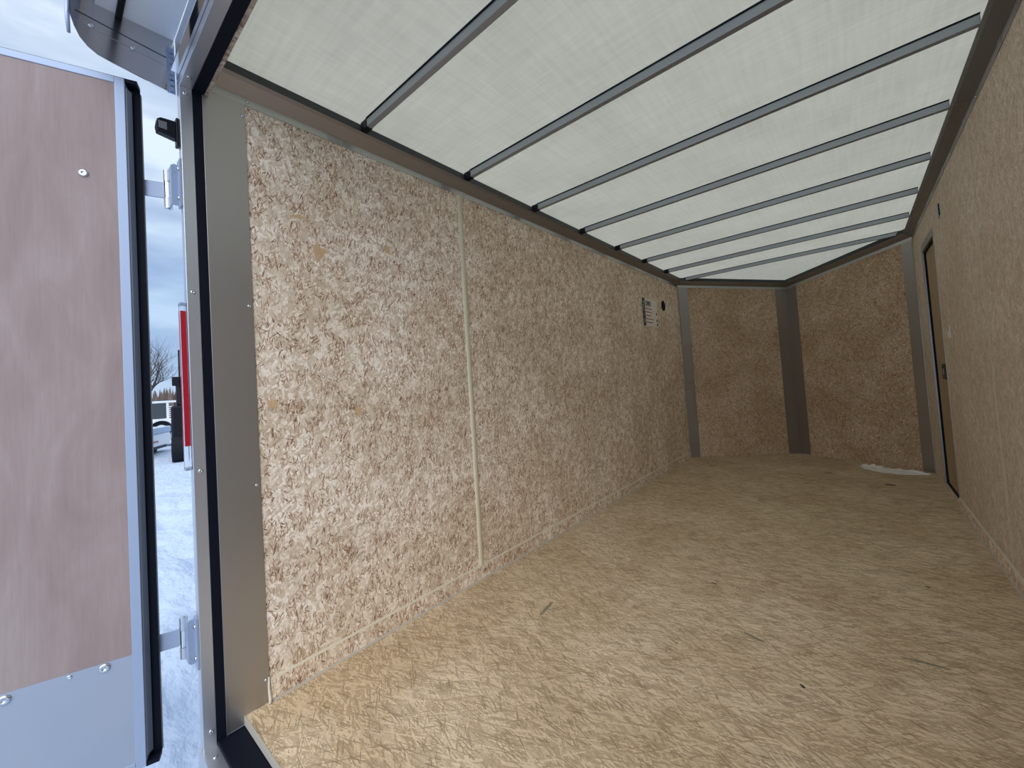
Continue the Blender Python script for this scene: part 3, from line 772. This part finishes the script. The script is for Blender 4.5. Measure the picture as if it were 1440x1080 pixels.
# ------------------------------------------------------------------ side entry door in the right wall
sd = empty('door_2', (W, (DY0 + DY1) / 2, DZ0), 'tan side entry door in the right wall', None, None, 'structure')
MB().box(W + 0.022, W + 0.045, DY0 + 0.012, DY1 - 0.012, DZ0 + 0.012, DZ1 - 0.012).build('door_panel', M_TAN, sd)
rb = MB()
rb.box(W + 0.010, W + 0.05, DY1 - 0.014, DY1 + 0.0, DZ0, DZ1).box(W + 0.010, W + 0.05, DY0, DY0 + 0.012, DZ0, DZ1)
rb.box(W + 0.010, W + 0.05, DY0 + 0.012, DY1 - 0.014, DZ1 - 0.014, DZ1).box(W + 0.010, W + 0.05, DY0 + 0.012, DY1 - 0.014, DZ0, DZ0 + 0.012)
rb.build('rubber_seal', M_RUBBER, sd)
fm = MB()
fm.box(W - 0.001, W + 0.010, DY1 - 0.002, DY1 + 0.014, DZ0 - 0.0, DZ1 + 0.02).box(W - 0.003, W + 0.010, DY0 - 0.006, DY0 + 0.002, DZ0, DZ1 + 0.02)
fm.box(W - 0.003, W + 0.010, DY0, DY1, DZ1 - 0.002, DZ1 + 0.02)
fm.build('door_frame', M_FLANGE, sd)
MB().box(W - 0.001, W + 0.001, DY0, DY1, DZ1 + 0.02, DZ1 + 0.055).build('head_casing', M_COVE, sd)
lt = MB().box(W + 0.008, W + 0.0218, 4.00, 4.165, 0.890, 1.003).build('latch', M_BLACK, sd, bevel=0.002)
MB().box(W + 0.006, W + 0.0079, 4.075, 4.120, 0.925, 0.970).build('latch_paddle', mat('grey_paddle', (0.25, 0.25, 0.24), 0.4), lt)
MB().box(W - 0.0008, W, DY0 - 0.004, DY0, DZ1 + 0.02, H).build('trim_23', M_CAULKG, kind='structure')

# small fittings on the right wall
sw = empty('clip_cover', (W, 3.585, 1.965), 'small grey plastic clip cover high on the right wall near the side door', 'clip cover')
MB().prism([(3.553, 1.975), (3.566, 1.955), (3.60, 1.965), (3.615, 2.00), (3.612, 2.042), (3.560, 2.045)], -0.010, frame((W, 0, 0), (0, 1, 0), (0, 0, 1), (1, 0, 0))).build('cover', mat('grey_plastic', (0.42, 0.42, 0.42), 0.5), sw, bevel=0.002)
MB().box(W - 0.006, W, 3.546, 3.552, 1.972, 2.048).build('cover_edge', M_BLACK, sw)
st = MB().prism([(3.600, 1.18), (3.66, 1.175), (3.735, 1.21), (3.66, 1.225), (3.625, 1.262)], -0.0012, frame((W, 0, 0), (0, 1, 0), (0, 0, 1), (1, 0, 0))).build('torn_sticker', M_WHINK)
tag(st, 'small torn white sticker on the right wall above the door latch', 'sticker')

# ------------------------------------------------------------------ vent hole and printed notice on the left wall
vh = empty('wall_grommet', (0, 4.468, 1.868), 'round black hole grommet high on the left wall beside the notice', 'grommet')
ring = MB()
n = 28
vs, fs = [], []
for (r, x) in ((0.060, 0.0), (0.060, 0.003), (0.050, 0.005), (0.046, 0.001)):
    vs += [(x, 4.468 + r * math.cos(2 * PI * k / n), 1.868 + r * math.sin(2 * PI * k / n)) for k in range(n)]
for i in range(3):
    fs += [(i * n + k, i * n + (k + 1) % n, (i + 1) * n + (k + 1) % n, (i + 1) * n + k) for k in range(n)]
ring.poly(vs, fs).build('rim', M_RUBBER, vh)
MB().prism([(0.047 * math.cos(2 * PI * k / n), 0.047 * math.sin(2 * PI * k / n)) for k in range(n)], 0.0008, frame((0, 4.468, 1.868), (0, 1, 0), (0, 0, 1), (1, 0, 0))).build('dark_opening', M_RUBBER, vh)

ny0, ny1, nz0, nz1 = 3.868, 4.268, 1.597, 1.893
nw, nh = ny1 - ny0, nz1 - nz0
notice = empty('notice', (0, (ny0 + ny1) / 2, nz0), 'white printed notice with a black side band on the left wall', 'notice')
def nb(u0, u1, v0, v1, x, m, name, parent=notice):
    return MB().box(x, x + 0.0004, ny0 + u0 * nw, ny0 + u1 * nw, nz1 - v1 * nh, nz1 - v0 * nh).build(name, m, parent)
sheet = nb(0, 1, 0, 1, 0.0006, M_LABEL, 'sheet')
band = nb(0, 0.165, 0, 1, 0.0012, M_INK, 'black_band')
def text(s, size, u, v, m, parent, sx=1.0, rot=0):
    cu = bpy.data.curves.new('lettering', 'FONT')
    cu.body = s; cu.size = size; cu.extrude = 0.0001; cu.offset = 0.0016
    tmp = bpy.data.objects.new('tmp', cu)
    col.objects.link(tmp)
    bpy.context.view_layer.update()
    me = bpy.data.meshes.new_from_object(tmp.evaluated_get(bpy.context.evaluated_depsgraph_get()))
    bpy.data.objects.remove(tmp)
    o = bpy.data.objects.new('lettering', me)
    col.objects.link(o)
    me.materials.clear(); me.materials.append(m)
    mw = frame((0.0019, ny0 + u * nw, nz1 - v * nh), (0, 1, 0), (0, 0, 1), (1, 0, 0)) @ Matrix.Rotation(rot, 4, 'Z') @ Matrix.Diagonal((sx, 1, 1, 1))
    me.transform(mw)
    o.parent = parent
    o.matrix_parent_inverse = Matrix.Translation(-parent.location) if parent.type == 'EMPTY' else Matrix.Identity(4)
    return o
text('ELEMENT', 0.070, 0.205, 0.240, M_INK, notice, 0.52)
nb(0.22, 0.50, 0.262, 0.285, 0.0012, M_CAULKG, 'small_print')
rg = random.Random(5)
for v, e in ((0.36, 0.60), (0.485, 0.60), (0.61, 0.51), (0.735, 0.66), (0.855, 0.62)):
    mbr = MB(); u = 0.205
    while u < e:
        ww = rg.uniform(0.014, 0.03)
        hh = rg.uniform(0.026, 0.036)
        mbr.box(0.0012, 0.0016, ny0 + u * nw, ny0 + (u + ww) * nw, nz1 - (v + hh / 2 + .005) * nh, nz1 - (v - hh / 2) * nh)
        u += ww + 0.006
    mbr.build('printed_line', M_REDINK, notice)
for v0, v1 in ((0.44, 0.54), (0.70, 0.80), (0.85, 0.96)):
    nb(0.90, 0.97, v0, v1, 0.0012, M_INK, 'printed_symbol')
# the flowing white mark running up the band
pts = []
for k in range(60):
    t = k / 59
    pts.append((0.0022, ny0 + nw * (0.085 + 0.035 * math.sin(t * 26) * (1 - 0.5 * t)), nz1 - nh * (0.09 + 0.40 * t)))
MB().tube(pts, 0.0018, 5).build('white_mark', M_WHINK, notice)
pts = [(0.0022, ny0 + nw * (0.085 + 0.02 * math.sin(t * 2.1)), nz1 - nh * (0.54 + 0.014 * t)) for t in range(10)]
MB().tube(pts, 0.0011, 5).build('white_mark', M_WHINK, notice)
nb(0.045, 0.12, 0.74, 0.90, 0.0018, mat('label_grey_ink', (0.28, 0.26, 0.26), 0.5), 'printed_symbol')

# ------------------------------------------------------------------ crumpled film on the floor by the right nose wall
rg = random.Random(11)
outl = []
bm = bmesh.new()
nu, nv = 26, 10
P0, P1 = Vector((1.68, 5.20)), Vector((2.14, 4.93))
grid = []
for i in range(nu + 1):
    row = []
    for j in range(nv + 1):
        a = i / nu; b = j / nv
        p = P0.lerp(P1, a)
        wid = 0.21 * math.sin(PI * min(1, max(0, a * .92 + .06))) ** 0.6 + 0.02 * noise.noise(Vector((a * 9, 2.2, 0)))
        q = p + Vector((-0.5, -0.86)) * wid * b
        z = 0.003 + 0.030 * abs(noise.noise(Vector((a * 7, b * 3.5, 0.3)))) * (0.35 + 1.0 * (1 - b)) + 0.010 * abs(noise.noise(Vector((a * 22, b * 10, 4))))
        if b in (0, 1) or a in (0, 1): z *= 0.4
        row.append(bm.verts.new((q.x, q.y, z)))
    grid.append(row)
for i in range(nu):
    for j in range(nv):
        bm.faces.new((grid[i][j], grid[i + 1][j], grid[i + 1][j + 1], grid[i][j + 1]))
f = MB(); f.bm.free(); f.bm = bm
film = f.build('plastic_film', M_PLASTIC)
so = film.modifiers.new('thick', 'SOLIDIFY'); so.thickness = 0.0008
tag(film, 'crumpled white plastic film lying on the floor in the far right corner', 'plastic film')

# ------------------------------------------------------------------ outside: snow, trailers, vehicle, tree
GZ = -0.62
def ground():
    bm = bmesh.new()
    nx, ny = 300, 300
    rows = []
    for i in range(nx + 1):
        u = 2 * i / nx - 1
        x = -6 + 14 * u + 100 * u ** 7
        row = []
        for j in range(ny + 1):
            v = 2 * j / ny - 1
            y = 1.2 + 8 * v + 110 * v ** 7
            near = math.exp(-((x + 3) ** 2 / 60 + (y - 1) ** 2 / 30))
            h = 0.10 * noise.noise(Vector((x * 1.3, y * 2.2, 0.5))) * near + 0.05 * noise.noise(Vector((x * 3.7, y * 5.5, 3.5))) * near + 0.03 * noise.noise(Vector((x * 0.3, y * 0.3, 9)))
            row.append(bm.verts.new((x, y, GZ + h)))
        rows.append(row)
    for i in range(nx):
        for j in range(ny):
            bm.faces.new((rows[i][j], rows[i + 1][j], rows[i + 1][j + 1], rows[i][j + 1]))
    m = MB(); m.bm.free(); m.bm = bm
    return m.build('ground', M_SNOW, smooth=True, kind='structure')
ground()

def wheel(parent, c, r, wd, axis, rim=M_ALUD):
    c = Vector(c); a = Vector(axis).normalized()
    MB().tube([c - a * wd / 2, c - a * wd * 0.42, c + a * wd * 0.42, c + a * wd / 2], [r * .93, r, r, r * .93], 28).build('tyre', M_TYRE, parent)
    MB().tube([c - a * (wd / 2 + .006), c + a * (wd / 2 + .006)], r * 0.55, 20).build('wheel_rim', rim, parent)

# snow-covered low trailer whose side runs away from us
dk = empty('deck_trailer', (-18.0, 2.5, GZ), 'low white snow-covered trailer with a red reflector beside the black vehicle', 'trailer')
a0 = Vector((-16.9, 1.72, 0)); a1 = Vector((-19.9, 3.09, 0)); tt = (a1 - a0); LL = tt.length; tt.normalize(); nn = Vector((-tt.y, tt.x, 0))
if nn.x > 0: nn = -nn
fr = frame(a0, tt, nn, (0, 0, 1))
MB().prism([(0, -0.34), (LL, -0.34), (LL, 0.12), (0, 0.12)], 1.9, fr @ Matrix(((1, 0, 0, 0), (0, 0, 1, 0), (0, 1, 0, 0), (0, 0, 0, 1)))).build('body', M_WPAINT, dk, bevel=0.03)
MB().box(-0.03, LL + .02, -0.03, 1.93, 0.12, 0.36, fr).build('snow_cap', M_SNOW, dk, bevel=0.04)
MB().box(0.1, LL - .1, 0.1, 1.8, -0.46, -0.34, fr).build('chassis', M_KPAINT, dk)
MB().box(LL * 0.42, LL * 0.62, -0.012, 0.0, -0.19, -0.13, fr).build('reflector', M_RED, dk)
wheel(dk, a0 + tt * (-0.10) + nn * 0.25 + Vector((0, 0, -0.36)), 0.27, 0.16, nn)
wheel(dk, a0 + tt * (LL * .85) + nn * 0.4 + Vector((0, 0, -0.36)), 0.27, 0.16, nn)

# white rack trailer further away
rk = empty('rack_trailer', (-22.0, 3.2, GZ), 'white framed trailer with a dark screen and a fender over its wheel, further off', 'trailer')
X = -22.0
ft = MB()
ft.box(X - .04, X + .04, 2.0, 4.4, 1.31, 1.40)
for y_ in (2.02, 2.72, 3.33, 4.36):
    ft.box(X - .03, X + .03, y_ - .03, y_ + .05, 0.55, 1.33)
ft.box(X - .04, X + .04, 2.0, 4.4, 0.50, 0.62)
for k in range(6):
    ft.box(X - .02, X + .02, 3.38, 3.62, 0.68 + 0.085 * k, 0.72 + 0.085 * k)
ft.build('frame', M_WPAINT, rk)
MB().box(X + .0, X + .03, 2.79, 3.29, 0.64, 1.29).box(X - .01, X + .02, 3.60, 4.30, 0.85, 1.29).build('dark_screen', M_GPAINT, rk)
MB().box(X - 1.6, X + .1, 2.0, 4.4, 0.36, 0.50).build('deck', M_WPAINT, rk)
fe = [(0.47 * math.cos(a), 0.47 * math.sin(a)) for a in [PI * k / 14 for k in range(15)]] + [(0.40 * math.cos(a), 0.40 * math.sin(a)) for a in [PI * (14 - k) / 14 for k in range(15)]]
MB().prism(fe, 0.25, frame((X + .05, 3.08, 0.14), (0, 1, 0), (0, 0, 1), (1, 0, 0))).build('fender', M_WPAINT, rk)
wheel(rk, (X + .14, 3.08, 0.16), 0.36, 0.2, (1, 0, 0), M_WPAINT)
MB().box(X - 1.5, X, 2.1, 4.3, -0.35, 0.34).build('lower_body', M_WPAINT, rk)
wheel(rk, (X - .6, 2.3, GZ + .33), 0.33, 0.2, (1, 0, 0), M_WPAINT)
wheel(rk, (X - .6, 4.1, GZ + .33), 0.33, 0.2, (1, 0, 0), M_WPAINT)

# black vehicle, partly behind the post
vb = empty('black_vehicle', (-15.2, 3.2, GZ), 'tall black parked vehicle with a mirror arm, half hidden by the door post', 'vehicle')
vu = Vector((-0.987, 0.160, 0)).normalized(); vv = Vector((0.160, 0.987, 0)).normalized()
V = frame((-14.7, 2.31, 0), vu, vv, (0, 0, 1))      # u away from us, v to the right
def vp(u, v, z): return V @ Vector((u, v, z))
MB().box(0.0, 2.6, 0.03, 1.75, 0.0, 1.12, V).build('body', M_KPAINT, vb, bevel=0.06)
MB().box(0.5, 2.2, 0.16, 1.62, 1.10, 2.05, V).build('cab', M_KPAINT, vb, bevel=0.08)
MB().box(0.47, 0.499, 0.30, 1.48, 1.25, 1.90, V).build('cab_window', mat('dark_glass', (0.03, 0.04, 0.05), 0.08), vb)
MB().box(-0.03, 0.10, 0.08, 0.26, 1.74, 2.02, V).build('mirror', M_KPAINT, vb, bevel=0.02)
MB().tube([vp(.04, .18, 1.95), vp(.3, .30, 1.75), vp(.5, .34, 1.7)], 0.02, 8).build('mirror_arm', M_KPAINT, vb)
MB().tube([vp(.12, .26, 1.08), vp(.12, .265, 2.87)], 0.022, 8).build('mast', M_KPAINT, vb)
for (u_, v_) in ((0.10, 0.17), (0.10, 1.60), (2.3, 0.17), (2.3, 1.60)):
    wheel(vb, vp(u_, v_, GZ + .40), 0.40, 0.30, vv, M_KPAINT)
MB().box(-0.06, 0.0, 0.34, 0.66, -0.42, -0.20, V).build('step', M_ALUD, vb)

# bare tree
def tree(root, h, seed, label):
    rg = random.Random(seed)
    mb = MB()
    def branch(p, dr, l, r, depth):
        pts = [p]; rad = [r]
        n = 4
        for k in range(n):
            dr = (dr + Vector((rg.uniform(-.22, .22), rg.uniform(-.22, .22), rg.uniform(-.06, .16)))).normalized()
            p = p + dr * l / n
            pts.append(p); rad.append(r * (1 - 0.5 * (k + 1) / n))
        mb.tube(pts, rad, 6 if depth < 2 else 3, cap=False)
        if depth < 5:
            m = 3 if depth < 4 else 2
            for k in range(m):
                i = rg.choice([1, 2, 3, 4]) if depth else rg.choice([3, 4, 4])
                ax = Vector((rg.uniform(-1, 1), rg.uniform(-1, 1), rg.uniform(-.1, .9))).normalized()
                branch(pts[i], (dr * 0.75 + ax * 0.8).normalized(), l * rg.uniform(.58, .8), rad[i] * .72, depth + 1)
            branch(pts[-1], dr, l * .7, rad[-1], depth + 1)
    branch(Vector((0, 0, 0)), Vector((0, 0.05, 1)).normalized(), h * 0.36, h * 0.030, 0)
    o = mb.build('bare_tree', M_BARK)
    o.location = root
    tag(o, label, 'tree')
    return o
tree((-40, 5.4, GZ), 7.4, 9, 'bare leafless tree far off between the open door and the post')

# scrub at the far edge of the field
mb = MB(); rg = random.Random(3)
for k in range(2600):
    y_ = rg.uniform(-14, 26); x_ = -48 + rg.uniform(-2, 2)
    top = 2.55 + 0.7 * noise.noise(Vector((y_ * .5, 0, 0))) + 0.5 * noise.noise(Vector((y_ * 2.2, 4, 0)))
    z0 = GZ
    hh = (top - z0) * rg.uniform(0.8, 1.03)
    wv = rg.uniform(0.2, 0.45)
    lean = rg.uniform(-.25, .25)
    mb.poly([(x_, y_ - wv, z0), (x_ + .05, y_ + wv, z0), (x_ + rg.uniform(-.1, .1), y_ + lean + .012, z0 + hh), (x_ - .1, y_, z0 + hh * .4)], [(0, 1, 2), (0, 3, 2), (1, 3, 2)])
hg_ = mb.build('scrub_hedge', M_TWIG, kind='stuff')
tag(hg_, 'brown leafless scrub along the far edge of the snowy lot', 'scrub')
